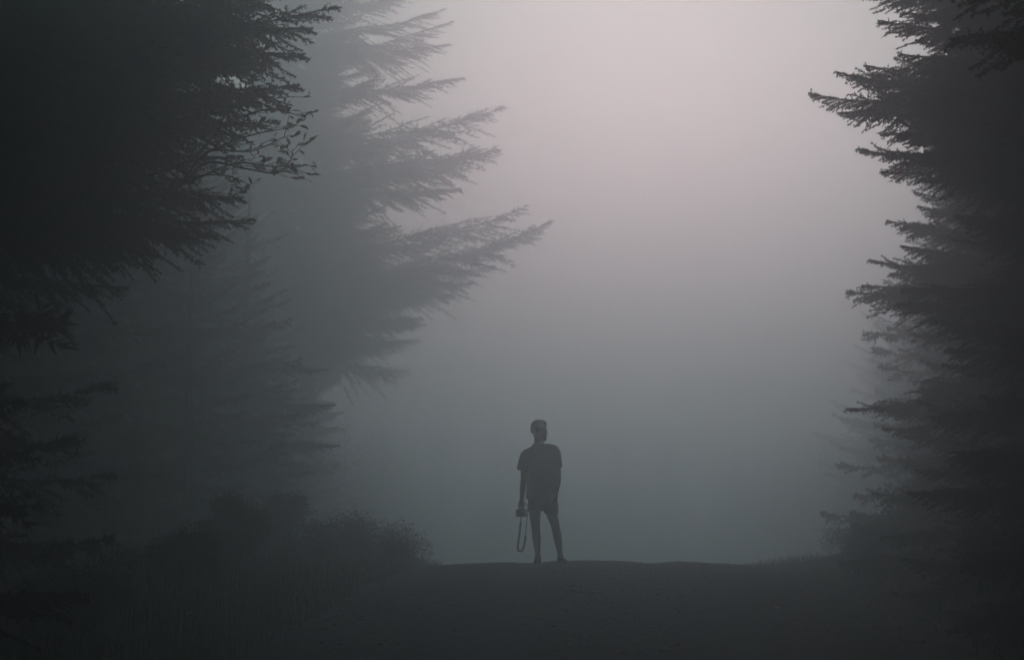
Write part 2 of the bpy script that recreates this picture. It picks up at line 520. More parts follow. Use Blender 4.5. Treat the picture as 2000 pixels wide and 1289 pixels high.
# mid left fir
fir_tree(-6.2, 60.0, 22.5, .30, "pale fogged fir at left with long upswept boughs pointing at the glow", 2,
    tips=[(1076, 427, 59.0, .22), (1032, 404, 60.0, .20), (985, 212, 59.1, .16), (975, 293, 59.5, .14), (905, 152, 60.5, .10), (885, 40, 59.4, .18),
          (880, 85, 60.0, .05), (832, 631, 59.1, -.22), (965, 520, 58.6, -.02), (925, 555, 59.4, -.08), (885, 580, 60.0, -.14), (900, 370, 60.5, -.02),
          (860, 260, 60.9, .05), (830, 330, 59.0, .0), (850, 470, 60.6, .02), (800, 600, 60.5, -.2), (870, 20, 60.1, .2), (820, -20, 60.0, .25), (700, 690, 59.5, -.3)],
    fill=(1.5, 22.0, 330, lambda z, az: 1.35 if z < 8.8 else cone(6.8, 27, 1.5, .68, 0.0, 1.0)(z, az)), pool=(0, 7, 2, 8, 5, 9, 1))
fir_tree(-9.6, 74.0, 19.5, .26, "faint fir just behind the upswept fir at left", 3,
    tips=[(805, 640, 73.5, -.15), (770, 685, 73.6, -.2), (740, 590, 73.6, -.1)],
    fill=(2.0, 19.0, 110, cone(5.2, 22.0, 1.5, .8, 0.0)))
fir_tree(-4.6, 34.0, 6.4, .09, "young fir on the left verge below the upswept fir", 4,
    tips=[(655, 790, 34, -.1), (662, 870, 34, -.15), (640, 720, 34, -.05)],
    fill=(.3, 6.2, 70, cone(1.6, 6.4, 0, .95, 0.0)))
fir_tree(-4.3, 9.2, 12.0, .16, "almost black fir filling the left edge of the picture", 5,
    fill=(.3, 11.5, 140, cone(2.7, 12.0, 0, .88, 0.0)))
# right side
fir_tree(3.7, 12.2, 13.0, .17, "dark fir at right with ragged flat boughs jutting over the track", 6,
    tips=[(1590, 165, 12.0, -.02), (1635, 130, 12.3, -.02), (1715, 48, 12.1, .05), (1690, -12, 12.4, .05), (1645, 219, 12.2, -.18), (1690, 190, 11.8, -.05), (1675, 294, 12.0, -.04),
          (1722, 325, 12.3, -.15), (1740, 255, 12.2, -.02), (1725, 268, 12.6, .0), (1780, 300, 11.7, -.1), (1760, 100, 11.6, .0), (1800, 210, 11.8, 0), (1660, 150, 11.7, -.03), (1690, 120, 12.5, .0), (1720, 170, 12.0, .02), (1760, 30, 12.3, .02), (1740, 290, 11.8, -.05), (1770, 240, 12.4, 0), (1790, -10, 12.0, .05)],
    fill=(.2, 12.5, 230, lambda z, az: cone(2.5, 13.0, .3, .56 if z < 3.6 else .62, math.pi, 1.0)(z, az)))
fir_tree(5.1, 17.5, 11.0, .15, "smaller grey fir behind the dark jutting fir at right", 7,
    tips=[(1735, 430, 17.2, .05), (1695, 508, 17.3, .0), (1790, 368, 17.4, .0), (1790, 400, 17.0, -.02), (1760, 450, 17.6, -.02), (1740, 530, 17.4, -.05), (1770, 480, 17.0, 0)],
    fill=(.2, 10.7, 210, cone(2.7, 11.0, 0, .92, math.pi)))
fir_tree(2.85, 5.6, 10.0, .14, "nearest black fir at the right edge of the picture", 8,
    tips=[(1862, 66, 5.6, -.2), (1915, 60, 5.5, -.2), (1810, -25, 5.7, -.05), (1960, 90, 5.4, -.2)],
    fill=(.2, 9.6, 150, cone(1.5, 10.0, 0, .95, math.pi)))
fir_tree(16.8, 80.0, 18.0, .26, "ghostly fir fading into the fog right of the track", 9,
    fill=(.5, 17.5, 120, cone(6.2, 18.0, 0, .9, math.pi)))

fir_tree(4.35, 14.6, 4.8, .08, "dense young fir low on the right verge under the jutting boughs", 10,
    fill=(.15, 4.7, 150, cone(1.75, 4.8, 0, .97, math.pi)))
fir_tree(3.75, 10.2, 4.2, .08, "black young fir low at the right edge of the picture", 11,
    fill=(.15, 4.1, 120, cone(1.5, 4.2, 0, .95, math.pi)))

# ------------------------------------------------------------------ the forest around
FAR = []
for q, (H, Rm, z0, n) in enumerate([(14.0, 2.9, 1.0, 100), (11.5, 2.7, .5, 90)]):
    FAR.append((far_crown(11 + q, H, Rm, z0, n), trunk_mesh(H * .93, .17, 20 + q)))
rng = random.Random(77)
def forest_tree(x, y, sc, label="fir of the dark forest wall beside the track, lost in fog", group="firs of the forest lost in fog"):
    crown, trunk = FAR[rng.randrange(2)]
    t = empty("fir_tree", (x, y, gz(x, y)))
    t.rotation_euler = (0, 0, rng.random() * 6.28)
    t.scale = (sc * rng.uniform(.9, 1.1),) * 2 + (sc,)
    tag(t, label, "tree", group)
    obj("trunk", trunk, t); obj("crown", crown, t)
    return t
spots = []
for side in (-1, 1):
    y = -8.0
    while y < 96:
        for k_, off in enumerate((4.6, 7.0, 9.6, 12.6)):
            back = (.9 + (4.2 if y > 36 else 0)) if side > 0 else (3.6 if y > 40 else 0)
            xx = road_x(y) + side * (off + rng.uniform(-.5, .6) + back)
            yy = y + rng.uniform(-1, 1) + k_ * 1.3
            near = any(math.hypot(xx - a, yy - b) < 2.4 for a, b in [(-3.9, 13), (-6.2, 60), (-9.6, 74), (-4.6, 34), (-4.3, 9.2), (3.7, 12.2), (5.1, 17.5), (2.85, 5.6), (16.8, 80), (4.35, 14.6), (3.75, 10.2)])
            inview = 0 < yy < 8 or (abs(xx) - 3.6 < yy * .26 and yy < 16)      # no stray crown right before the lens
            inview = inview or (0 < yy < 25 and (xx > -4.2 - .18 * yy if side < 0 else xx < 4.2 + .2 * yy))
            if not near and not inview and not (k_ == 0 and 6 < yy < 44):
                spots.append((xx, yy, rng.uniform(.62, .8) if (side > 0 and y > 36 and k_ < 2) else (rng.uniform(1.15, 1.4) if y < (34 if side > 0 else 20) else rng.uniform(.55, .75))))
        y += 3.2
for yy in (106, 112, 118, 125, 132):                      # rows lost in fog, added across the track to dim the low air
    xx = -14.0
    while xx < 22:
        spots.append((xx + rng.uniform(-.8, .8), yy + rng.uniform(-1.5, 1.5), rng.uniform(.8, 1.0)))
        xx += 3.2
for xx, yy, sc in spots:
    forest_tree(xx, yy, sc)


for x, y, sc in [(-5.0, .2, 1.4), (5.2, -.2, 1.4), (-4.8, -3.8, 1.35), (5.2, -4.4, 1.35)]:  # out of view, added to shade the air close to the camera
    forest_tree(x, y, sc, "unseen tall fir added beside the camera to shade the near track", "unseen firs added beside the camera for shade")
shade_canopy = (far_crown(17, 20.0, 5.6, 9.8, 120), trunk_mesh(18.5, .2, 27))  # high crowns added above the frame to keep light off the near air
for x, y, sc, lab in [(-4.9, 12.0, .98, "tall bare-stemmed fir added for overhead shade behind the near left fir"), (-5.0, 17.8, 1.0, "tall bare-stemmed fir added for overhead shade deeper in the left thicket"), (-5.4, 23.5, 1.06, "tall bare-stemmed fir added for overhead shade beyond the left thicket"),
                      (5.2, 14.2, .98, "tall bare-stemmed fir added for overhead shade behind the jutting right fir"), (6.0, 20.0, 1.02, "tall bare-stemmed fir added for overhead shade deeper in the right thicket"), (6.8, 26.0, 1.08, "tall bare-stemmed fir added for overhead shade beyond the right thicket")]:
    t = empty("fir_tree", (x, y, gz(x, y)))
    t.rotation_euler = (0, 0, rng.random() * 6.28); t.scale = (sc, sc, sc)
    tag(t, lab, "tree", "tall firs added with crowns out of view to shade the near track")
    obj("trunk", shade_canopy[1], t); obj("crown", shade_canopy[0], t)
under = (far_crown(15, 5.0, 1.5, .15, 64), trunk_mesh(4.6, .07, 25))
def young_fir(x, y, sc, label, group=None):
    t = empty("young_fir", (x, y, gz(x, y)))
    t.rotation_euler = (0, 0, rng.random() * 6.28)
    t.scale = (sc * rng.uniform(.9, 1.1),) * 2 + (sc,)
    tag(t, label, "tree", group)
    obj("trunk", under[1], t); obj("crown", under[0], t)
for x, y, sc in [(-4.3, 26.5, .9), (-4.9, 31.0, 1.25), (-5.7, 37.0, 1.5), (-6.9, 43.0, 1.9), (-6.2, 24.0, 1.6), (-7.0, 29.0, 1.9), (-5.6, 20.4, 1.2), (-7.0, 21.5, 1.8), (-5.4, 15.5, 1.2), (-7.6, 35.0, 2.0), (-4.1, 11.0, .95), (-4.7, 14.2, 1.2), (-5.0, 12.6, 1.3), (-5.7, 33.0, 1.6), (-6.5, 39.0, 2.0), (-7.6, 46.0, 2.4), (-8.6, 52.0, 2.7), (-5.2, 28.4, 1.3), (-6.5, 26.6, 1.8), (-8.1, 40.5, 2.4), (-9.4, 48.0, 2.8)]:
    young_fir(x, y, sc, "young fir in the dark thicket between the left firs", "young firs of the left thicket")
for x, y, sc in [(4.6, 14.6, 1.1), (6.4, 20.2, 1.15), (4.1, 10.4, .8), (7.2, 22.0, 1.3), (5.6, 12.6, 1.4), (8.4, 27.0, 1.4), (6.6, 17.4, 1.7), (7.8, 22.0, 1.8), (6.2, 18.2, .9), (8.0, 24.4, 1.2), (9.6, 31.0, 1.5), (10.8, 40.0, 1.8), (6.0, 20.8, 1.4), (6.3, 23.0, 1.45), (6.7, 25.6, 1.4), (7.3, 29.0, 1.45), (8.0, 32.0, 1.5), (9.5, 36.5, 1.6), (9.6, 40.5, 1.8), (11.2, 44.0, 1.9), (10.9, 48.0, 2.1), (12.6, 52.0, 2.2), (12.2, 56.5, 2.4), (14.0, 61.0, 2.5), (13.7, 66.0, 2.7), (15.4, 70.0, 2.8), (15.2, 76.0, 3.0)]:
    young_fir(x, y, sc, "young fir in the dark thicket between the right firs", "young firs of the right thicket")

# ------------------------------------------------------------------ shrubs and verge growth
def shrub_mesh(seed, w, h, n, leaf):
    rng = np.random.default_rng(seed)
    g = Geo()
    lobes = [(rng.uniform(-.5, .5) * w, rng.uniform(-.4, .4) * w, rng.uniform(.35, .75) * h, rng.uniform(.22, .42) * w) for _ in range(7)]
    stems = Geo()
    for (lx, ly, lz, lr) in lobes:
        t = np.linspace(0, 1, 6)[:, None]
        P = np.array([lx * .25, ly * .25, -.05]) * (1 - t) + np.array([lx, ly, lz + lr * .5]) * t + rng.normal(0, .02, (6, 3)) * t
        stems.tube(P, np.linspace(.012, .003, 6), 4, 0)
        for _ in range(5):
            q = P[3 + rng.integers(0, 3)]
            d = unit(rng.normal(0, 1, 3) + [0, 0, .8]) * lr * rng.uniform(.7, 1.35)
            stems.tube(np.stack([q, q + d * .5 + rng.normal(0, .02, 3), q + d]), [.004, .003, .0015], 3, 0)
    per = n // len(lobes)
    C, A = [], []
    for (lx, ly, lz, lr) in lobes:
        d = unit(rng.normal(0, 1, (per, 3)))
        r = lr * rng.random(per) ** .45 * (1 + .35 * np.sin(d[:, 0] * 7 + lx * 9) * np.cos(d[:, 2] * 6 + ly * 7))
        C.append(np.array([lx, ly, lz]) + d * r[:, None] * np.array([1, 1, .85])); A.append(d)
    C = np.vstack(C); A = np.vstack(A)
    keep = C[:, 2] > .02
    C, A = C[keep], A[keep]; N = len(C)
    d = unit(A * .8 + rng.normal(0, .7, (N, 3)) + [0, 0, .15])
    wv = unit(np.cross(d, rng.normal(0, 1, (N, 3))))
    ln = leaf * rng.uniform(.6, 1.3, N)[:, None]
    V = np.stack([C, C + d * ln * .5 + wv * ln * .27, C + d * ln, C + d * ln * .5 - wv * ln * .27], 1).reshape(-1, 3)
    i = np.arange(N)[:, None] * 4
    g.add(V, np.vstack([i + [0, 1, 2], i + [0, 2, 3]]), m=0)
    return g.mesh("shrub_foliage", [M_LEAF_G]), stems.mesh("shrub_stems", [M_BARK])
SHRUBS = [shrub_mesh(31, .9, .8, 9000, .03), shrub_mesh(32, 1.1, .65, 9000, .032), shrub_mesh(33, .75, 1.0, 9000, .028)]
def shrub(x, y, sc, k, label, group=None, rot=0.0):
    t = empty("shrub", (x, y, gz(x, y)))
    t.rotation_euler = (0, 0, rot); t.scale = (sc, sc, sc)
    tag(t, label, "shrub", group)
    f, st = SHRUBS[k % 3]
    obj("foliage", f, t); obj("stems", st, t)
    return t
shrub(-1.5, 24.6, .76, 1, "low shrub at the left edge of the crest, nearest the standing man", rot=.4)
shrub(-2.15, 24.2, .8, 0, "rounded shrub on the left verge behind the low edge shrub", rot=1.3)
shrub(-2.9, 24.8, .85, 2, "tall loose shrub below the young fir on the left verge", rot=2.2)
rs = random.Random(9)
for i in range(9):
    yy = 12.5 + i * 1.35
    shrub(road_x(yy) - 3.0 - rs.random() * 1.1, yy, rs.uniform(.5, .8), rs.randrange(3), "dark shrub in the black undergrowth along the left verge", "shrubs along the left verge", rs.random() * 6)
for i in range(10):
    yy = 12.0 + i * 1.25
    shrub(road_x(yy) + 3.3 + rs.random() * 1.1, yy, rs.uniform(.8, 1.35), rs.randrange(3), "dark shrub in the black undergrowth along the right verge", "shrubs along the right verge", rs.random() * 6)

for x, y, sc, k in [(4.05, 21.6, .7, 1), (4.3, 23.6, .75, 0), (4.5, 26.0, .7, 1), (5.0, 22.6, 1.0, 2), (5.3, 25.0, 1.1, 0), (5.6, 27.6, 1.1, 2)]:
    shrub(x, y, sc, k, "dark shrub in the black undergrowth along the right verge", "shrubs along the right verge", x * 7)
def make_grass():
    rng = np.random.default_rng(8)
    n = 16000
    y = 9 + 22 * rng.random(n)
    sd_ = np.where(rng.random(n) < .6, -1, 1)
    dx = sd_ * (2.15 + np.abs(rng.normal(0, .75, n)))
    x = road_x(y) + dx
    cl = .5 + .5 * np.sin(x * 5.1 + 1) * np.sin(y * 4.3)
    h = (.10 + .42 * rng.random(n) ** 1.6) * (.35 + .85 * cl) * np.clip((np.abs(dx) - 2.0) / .7, .25, 1) * np.where(dx > 0, .42, .75)
    a = rng.random(n) * 6.28; lean = rng.uniform(.1, .55, n)
    z = ground_z(x, y) - .01
    B = np.stack([x, y, z], -1); L = np.stack([np.cos(a), np.sin(a), 0 * a], -1); W = np.stack([-np.sin(a), np.cos(a), 0 * a], -1) * .0035
    up = np.array([0, 0, 1.])
    m1 = B + up * (h * .6)[:, None] + L * (h * lean * .25)[:, None]
    tp = B + up * (h * (1 - .25 * lean))[:, None] + L * (h * lean)[:, None]
    V = np.stack([B - W, B + W, m1 + W * .8, m1 - W * .8, tp], 1).reshape(-1, 3)
    i = np.arange(n)[:, None] * 5
    F = [np.vstack([i + [3, 2, 4]]), i + [0, 1, 2, 3]]
    o = obj("verge_grass", mesh_np("verge_grass", V, F, [M_GRASS]))
    tag(o, "rough dark grass growing on both verges of the track", "grass", kind="stuff")
make_grass()

def ground_hit(px, py):
    d = 6.0
    while d < 40:
        p = px2w(px, py, d)
        if p.z <= gz(p.x, p.y): return p
        d += .02
    return px2w(px, py, 15)
def pale_stone(px, py, w, label):
    p = ground_hit(px, py)
    rng = np.random.default_rng(int(px))
    g = Geo(); rings = []
    for zf, rf in ((-.15, .85), (.1, 1.0), (.32, .8), (.45, .4)):
        a = np.arange(9) * 2 * math.pi / 9
        rr = rf * (1 + .14 * np.sin(a * 2 + px) + .08 * rng.normal(0, 1, 9))
        rings.append(np.stack([np.cos(a) * rr * w / 2, np.sin(a) * rr * w * .36, np.full(9, zf * w * .5)], -1))
    V = np.vstack(rings + [np.array([[0, 0, .47 * w * .5]])])
    Q = [(r * 9 + j, r * 9 + (j + 1) % 9, r * 9 + 9 + (j + 1) % 9, r * 9 + 9 + j) for r in range(3) for j in range(9)]
    T = [(27 + j, 27 + (j + 1) % 9, 36) for j in range(9)]
    g.add(V, T, Q)
    o = obj("stone", g.mesh("pale_stone", [M_PALE]), None, p)
    tag(o, label, "stone")
pale_stone(372, 1199, .085, "small pale stone lying on the dark ground at lower left")
pale_stone(1518, 1187, .05, "small pale stone lying on the dark ground at lower right")

# ------------------------------------------------------------------ broadleaf tree among the near left firs
def leaf_mesh():
    P = [(0, 0, 0), (.018, .012, .004), (.042, .016, .002), (.07, 0, -.008), (.042, -.016, .002), (.018, -.012, .004), (.03, 0, -.003)]
    T = [(0, 1, 6), (1, 2, 6), (2, 3, 6), (3, 4, 6), (4, 5, 6), (5, 0, 6)]
    return mesh_np("leaf", np.array(P), np.array(T), [M_LEAF_Y])
def broadleaf():
    bx_, by_ = -4.15, 13.6
    base = Vector((bx_, by_, gz(bx_, by_)))
    t = empty("broadleaf_tree", base)
    tag(t, "thin broadleaf sapling with yellowing leaves among the dark left fir boughs", "tree")
    g = Geo(); s_ = np.linspace(0, 1, 14)
    P = np.stack([.7 * s_ ** 1.6, -.35 * s_, -.2 + 6.2 * s_], -1)
    g.tube(P, .05 * (1 - s_) ** .8 + .008, 8)
    obj("trunk", g.mesh("broadleaf_trunk", [M_BARK], True), t)
    rng = np.random.default_rng(3)
    lm = leaf_mesh()
    paths = [[(330, 330), (430, 250), (520, 215), (590, 228)], [(330, 330), (420, 290), (500, 262), (572, 250)], [(300, 380), (400, 320), (480, 330), (540, 338), (568, 312), (572, 292)],
             [(300, 380), (400, 300), (490, 296), (555, 268)], [(260, 430), (345, 350), (385, 382), (430, 390), (482, 372)], [(300, 380), (390, 345), (450, 345), (470, 362)],
             [(330, 330), (450, 215), (510, 190), (560, 205)], [(300, 380), (450, 322), (520, 325), (556, 326)]]
    for pi, path in enumerate(paths):
        K = len(path); pts = []
        for q, (px, py) in enumerate(path):
            pts.append(np.array(px2w(px, py, 13.1 - .12 * q + rng.uniform(-.1, .1)) - base))
        # start on the trunk at a lower height
        h0 = min(5.2, max(1.5, pts[0][2] - .35))
        k0 = (h0 + .2) / 6.2
        pts = [np.array([.7 * k0 ** 1.6, -.35 * k0, h0])] + pts
        pts = np.array(pts); tt = np.linspace(0, len(pts) - 1, 34)
        # catmull-rom
        i = np.clip(tt.astype(int), 0, len(pts) - 2); f = (tt - i)[:, None]
        p0 = pts[np.maximum(i - 1, 0)]; p1 = pts[i]; p2 = pts[i + 1]; p3 = pts[np.minimum(i + 2, len(pts) - 1)]
        C = .5 * ((2 * p1) + (p2 - p0) * f + (2 * p0 - 5 * p1 + 4 * p2 - p3) * f ** 2 + (3 * p1 - p0 - 3 * p2 + p3) * f ** 3)
        gg = Geo(); gg.tube(C, np.linspace(.011, .0028, 34), 5)
        leaf_at = []
        for j in sorted(rng.choice(np.arange(14, 34), 9, replace=False)):
            d = unit(C[min(j + 1, 33)] - C[j - 1]); sv = unit(np.cross(d, [0, 0, 1.])) * rng.choice([-1, 1])
            dd = unit(d * .9 + sv * .7 + np.array([0, 0, rng.uniform(-.3, .5)]))
            ln = rng.uniform(.07, .28)
            e = C[j] + dd * ln
            gg.tube(np.stack([C[j], C[j] + dd * ln * .5 + [0, 0, .01], e]), [.003, .0022, .0015], 3)
            for q in (.3, .55, .8, 1.0):
                leaf_at.append((C[j] + dd * ln * q, dd))
        b = obj("branch", gg.mesh("broadleaf_branch", [M_BARK], True), t)
        for (p, d) in leaf_at:
            yw = unit(d * .5 + rng.normal(0, .75, 3) + [.45, 0, 0])
            q = Vector(yw).to_track_quat('X', 'Z')
            l = obj("leaf", lm, b)
            l.matrix_local = Matrix.Translation(Vector(p)) @ q.to_matrix().to_4x4() @ Matrix.Rotation(rng.uniform(-.9, .9), 4, 'X') @ Matrix.Scale(rng.uniform(.55, 1.15), 4)
broadleaf()

# ------------------------------------------------------------------ the man
M_SKIN = mat("skin", (0.50, 0.33, 0.26), 0.55, (12, (0.55, 0.37, 0.30), 3))
M_SHIRT = mat("dark_cotton", (0.022, 0.025, 0.028), 0.9, (30, (0.03, 0.033, 0.036), 4), (160, .15), spec=.1)
M_SHORTS = mat("black_shorts_cloth", (0.012, 0.013, 0.016), 0.85, (30, (0.018, 0.019, 0.022), 4), (160, .15), spec=.15)
M_HAIR = mat("brown_hair", (0.035, 0.025, 0.018), 0.6, (40, (0.06, 0.042, 0.03), 4), (90, .6))
M_SHOE = mat("grey_shoe_fabric", (0.10, 0.105, 0.11), 0.8, (20, (0.14, 0.14, 0.145), 3))
M_SOLE = mat("pale_sole_rubber", (0.40, 0.40, 0.39), 0.7)
M_BLACK = mat("black_plastic", (0.015, 0.015, 0.016), 0.45, (60, (0.022, 0.022, 0.024), 2))
M_GLASS = mat("dark_lens_glass", (0.01, 0.01, 0.015), 0.08, spec=.6)
M_EYE = mat("eye_white", (0.6, 0.58, 0.55), 0.3)
M_METAL = mat("watch_metal", (0.25, 0.25, 0.26), 0.35)

def ell_loft(g, rings, n=20, m=0):
    """rings: (centre, axisU, axisV, ru, rv[, power]) closed with fans"""
    a = np.arange(n) * 2 * math.pi / n
    V = []
    for r_ in rings:
        c, U, W, ru, rv = r_[:5]; p = r_[5] if len(r_) > 5 else 2.0
        ca, sa = np.cos(a), np.sin(a)
        cu = np.sign(ca) * np.abs(ca) ** (2 / p); su = np.sign(sa) * np.abs(sa) ** (2 / p)
        V.append(np.array(c)[None] + cu[:, None] * ru * np.array(U)[None] + su[:, None] * rv * np.array(W)[None])
    k = len(V)
    V.append(np.array([rings[0][0]])); V.append(np.array([rings[-1][0]]))
    V = np.vstack(V)
    Q = [(i * n + j, i * n + (j + 1) % n, (i + 1) * n + (j + 1) % n, (i + 1) * n + j) for i in range(k - 1) for j in range(n)]
    T = [(k * n, (j + 1) % n, j) for j in range(n)] + [(k * n + 1, (k - 1) * n + j, (k - 1) * n + (j + 1) % n) for j in range(n)]
    g.add(V, T, Q, m)

def zloft(g, rows, n=24):
    """rows of (x, y, z, rx, ry[, power]) : horizontal rings"""
    ell_loft(g, [((x, y, z), (1, 0, 0), (0, 1, 0), rx, ry, *pw) for x, y, z, rx, ry, *pw in rows], n)

def limb(g, pts, n=14, flat=1.0):
    """pts: (x,y,z,r); smooth resampling, rounded ends"""
    P = np.array([p[:3] for p in pts], float); rr = np.array([p[3] for p in pts], float)
    K = len(P); tt = np.linspace(0, K - 1, (K - 1) * 5 + 1)
    i = np.clip(tt.astype(int), 0, K - 2); f = (tt - i)
    D = np.concatenate([P, rr[:, None]], 1)
    p0 = D[np.maximum(i - 1, 0)]; p1 = D[i]; p2 = D[i + 1]; p3 = D[np.minimum(i + 2, K - 1)]; f = f[:, None]
    C = .5 * ((2 * p1) + (p2 - p0) * f + (2 * p0 - 5 * p1 + 4 * p2 - p3) * f ** 2 + (3 * p1 - p0 - 3 * p2 + p3) * f ** 3)
    d0 = unit(C[0, :3] - C[1, :3]); d1 = unit(C[-1, :3] - C[-2, :3]); r0, r1 = C[0, 3], C[-1, 3]
    head = [np.append(C[0, :3] + d0 * r0 * math.sin(a_), r0 * max(math.cos(a_), .05)) for a_ in (1.4, 1.0, .55)]
    tail = [np.append(C[-1, :3] + d1 * r1 * math.sin(a_), r1 * max(math.cos(a_), .05)) for a_ in (.55, 1.0, 1.4)]
    C = np.vstack([head, C, tail])
    g.tube(C[:, :3], C[:, 3], n)

def solid(name, g, mats, voxel, smooth_it=3, smooth_f=.5, parent=None, fold=None):
    """union of the collected closed shapes as one continuous surface"""
    tmp = bpy.data.objects.new("tmp_shape", g.mesh("tmp_shape", mats))
    COL.objects.link(tmp)
    r_ = tmp.modifiers.new("r", 'REMESH'); r_.mode = 'VOXEL'; r_.voxel_size = voxel; r_.use_smooth_shade = True
    sm = tmp.modifiers.new("s", 'SMOOTH'); sm.factor = smooth_f; sm.iterations = smooth_it
    dg = bpy.context.evaluated_depsgraph_get()
    me = bpy.data.meshes.new_from_object(tmp.evaluated_get(dg))
    me.name = name
    old = tmp.data
    bpy.data.objects.remove(tmp, do_unlink=True); bpy.data.meshes.remove(old)
    me.materials.clear()
    for m_ in mats: me.materials.append(m_)
    n = len(me.polygons)
    me.polygons.foreach_set("material_index", np.zeros(n, np.int32))
    me.polygons.foreach_set("use_smooth", np.ones(n, bool))
    if fold:
        co = np.empty(len(me.vertices) * 3, np.float32); no = np.empty_like(co)
        me.vertices.foreach_get("co", co); me.vertices.foreach_get("normal", no)
        co = co.reshape(-1, 3); no = no.reshape(-1, 3)
        co = co + no * fold(co)[:, None]
        me.vertices.foreach_set("co", co.astype(np.float32).ravel())
    me.update()
    return obj(name, me, parent)

def finger(g, base, d, bend_axis, lens, angs, r=.0085):
    """chain of three phalanges, each bent by its angle about bend_axis"""
    p = Vector(base); d = Vector(d).normalized(); ax = Vector(bend_axis).normalized()
    pts = [(*(p - d * .015), r)]
    for i_, (l, a_) in enumerate(zip(lens, angs)):
        d = Matrix.Rotation(a_, 3, ax) @ d
        pts.append((*p, r * (1 - .05 * i_)))
        p = p + d * l
    pts.append((*p, r * .82))
    limb(g, pts, 10)

def person():
    X0, Y0 = .372, 24.0
    t = empty("person", (X0, Y0, gz(X0, Y0)))
    tag(t, "man in dark t-shirt and shorts standing on the crest, looking right, holding a camera", "person")
    b = Geo()
    # torso: hips to neck (inside the clothes)
    zloft(b, [(.015, 0, .74, .10, .085), (.015, 0, .80, .165, .11), (.012, .005, .88, .170, .115), (.005, .005, .96, .155, .108), (-.002, .0, 1.05, .147, .105),
              (-.008, 0, 1.15, .155, .112), (-.016, .005, 1.26, .168, .118), (-.022, .008, 1.34, .165, .108), (-.03, .012, 1.40, .115, .085), (-.034, .012, 1.44, .07, .066)])
    limb(b, [(-.042, .02, 1.38, .070), (-.042, .010, 1.46, .062), (-.044, .0, 1.53, .060)])
    # shoulders
    limb(b, [(-.11, .01, 1.36, .06), (-.19, .01, 1.325, .062), (-.215, .01, 1.28, .055)])
    limb(b, [(.06, .01, 1.375, .06), (.135, .01, 1.365, .062), (.165, .01, 1.32, .055)])
    # his right arm (left in view): hangs down to the camera
    limb(b, [(-.205, .01, 1.31, .052), (-.222, .012, 1.20, .047), (-.228, .012, 1.08, .041), (-.229, .005, 1.02, .040), (-.240, -.012, .94, .040), (-.250, -.028, .85, .031), (-.254, -.036, .79, .026)])
    # his left arm: bent, hand in front of the hip
    limb(b, [(.145, .01, 1.34, .052), (.165, .022, 1.22, .048), (.176, .03, 1.11, .042), (.178, .028, 1.05, .041), (.172, -.02, .985, .041), (.160, -.085, .915, .031), (.152, -.115, .885, .026)])
    # legs
    limb(b, [(-.075, .0, .80, .088), (-.09, .0, .70, .082), (-.095, -.005, .60, .070), (-.091, -.012, .51, .056), (-.088, -.012, .46, .052), (-.082, .006, .38, .053), (-.078, .016, .31, .051), (-.068, .018, .20, .037), (-.062, .015, .11, .032), (-.062, .012, .06, .034)])
    limb(b, [(.085, .0, .80, .085), (.094, .0, .70, .078), (.108, -.008, .60, .068), (.138, -.018, .51, .056), (.148, -.018, .46, .052), (.168, .0, .38, .053), (.178, .012, .31, .051), (.196, .018, .20, .037), (.206, .015, .11, .032), (.208, .012, .06, .034)])
    for fx, dx_ in ((-.062, -.01), (.208, .03)):
        limb(b, [(fx, .03, .045, .036), (fx + dx_ * .5, -.06, .04, .036), (fx + dx_, -.13, .03, .030)])
    # head, turned to the viewer's right
    hy = R(62)
    F = np.array([math.sin(hy), -math.cos(hy), 0]); S = np.array([math.cos(hy), math.sin(hy), 0])   # face direction, side direction
    hc = np.array([-.046, .0, 0.])
    def hp(f, s_, z): return tuple(hc + F * f + S * s_ + np.array([0, 0, z]))
    ell_loft(b, [(hp(.045, 0, 1.482), F, S, .030, .028), (hp(.040, 0, 1.492), F, S, .050, .044), (hp(.026, 0, 1.515), F, S, .070, .058), (hp(.014, 0, 1.55), F, S, .083, .066),
                 (hp(.006, 0, 1.59), F, S, .090, .071), (hp(.002, 0, 1.63), F, S, .094, .074), (hp(-.002, 0, 1.665), F, S, .094, .075), (hp(-.004, 0, 1.695), F, S, .082, .066),
                 (hp(-.006, 0, 1.715), F, S, .058, .048), (hp(-.008, 0, 1.726), F, S, .025, .02)], 24)
    limb(b, [hp(.088, 0, 1.617) + (.008,), hp(.100, 0, 1.597) + (.0095,), hp(.112, 0, 1.577) + (.011,), hp(.098, 0, 1.570) + (.010,)], 8)      # nose
    for q in (-1, 1):
        limb(b, [hp(.098, q * .006, 1.571) + (.008,), hp(.096, q * .014, 1.571) + (.007,)], 8)                                                     # nostril wings
        limb(b, [hp(.090, q * .008, 1.627) + (.007,), hp(.085, q * .034, 1.632) + (.007,), hp(.066, q * .055, 1.625) + (.006,)], 8)              # brow
        limb(b, [hp(.078, q * .045, 1.59) + (.012,), hp(.06, q * .058, 1.583) + (.012,)], 8)                                                        # cheek
        limb(b, [hp(-.002, q * .072, 1.628) + (.010,), hp(-.012, q * .080, 1.618) + (.012,), hp(-.006, q * .078, 1.595) + (.010,), hp(.004, q * .072, 1.578) + (.007,)], 8)  # ear
    limb(b, [hp(.082, -.022, 1.541) + (.005,), hp(.094, 0, 1.544) + (.0065,), hp(.082, .022, 1.541) + (.005,)], 8)                               # upper lip
    limb(b, [hp(.080, -.018, 1.529) + (.005,), hp(.091, 0, 1.530) + (.007,), hp(.080, .018, 1.529) + (.005,)], 8)
    limb(b, [hp(.070, -.012, 1.497) + (.015,), hp(.074, .012, 1.497) + (.015,)], 8)                                                                # chin
    # right hand (left in view): palm above the camera, fingers over its front, thumb behind
    hx = -.256
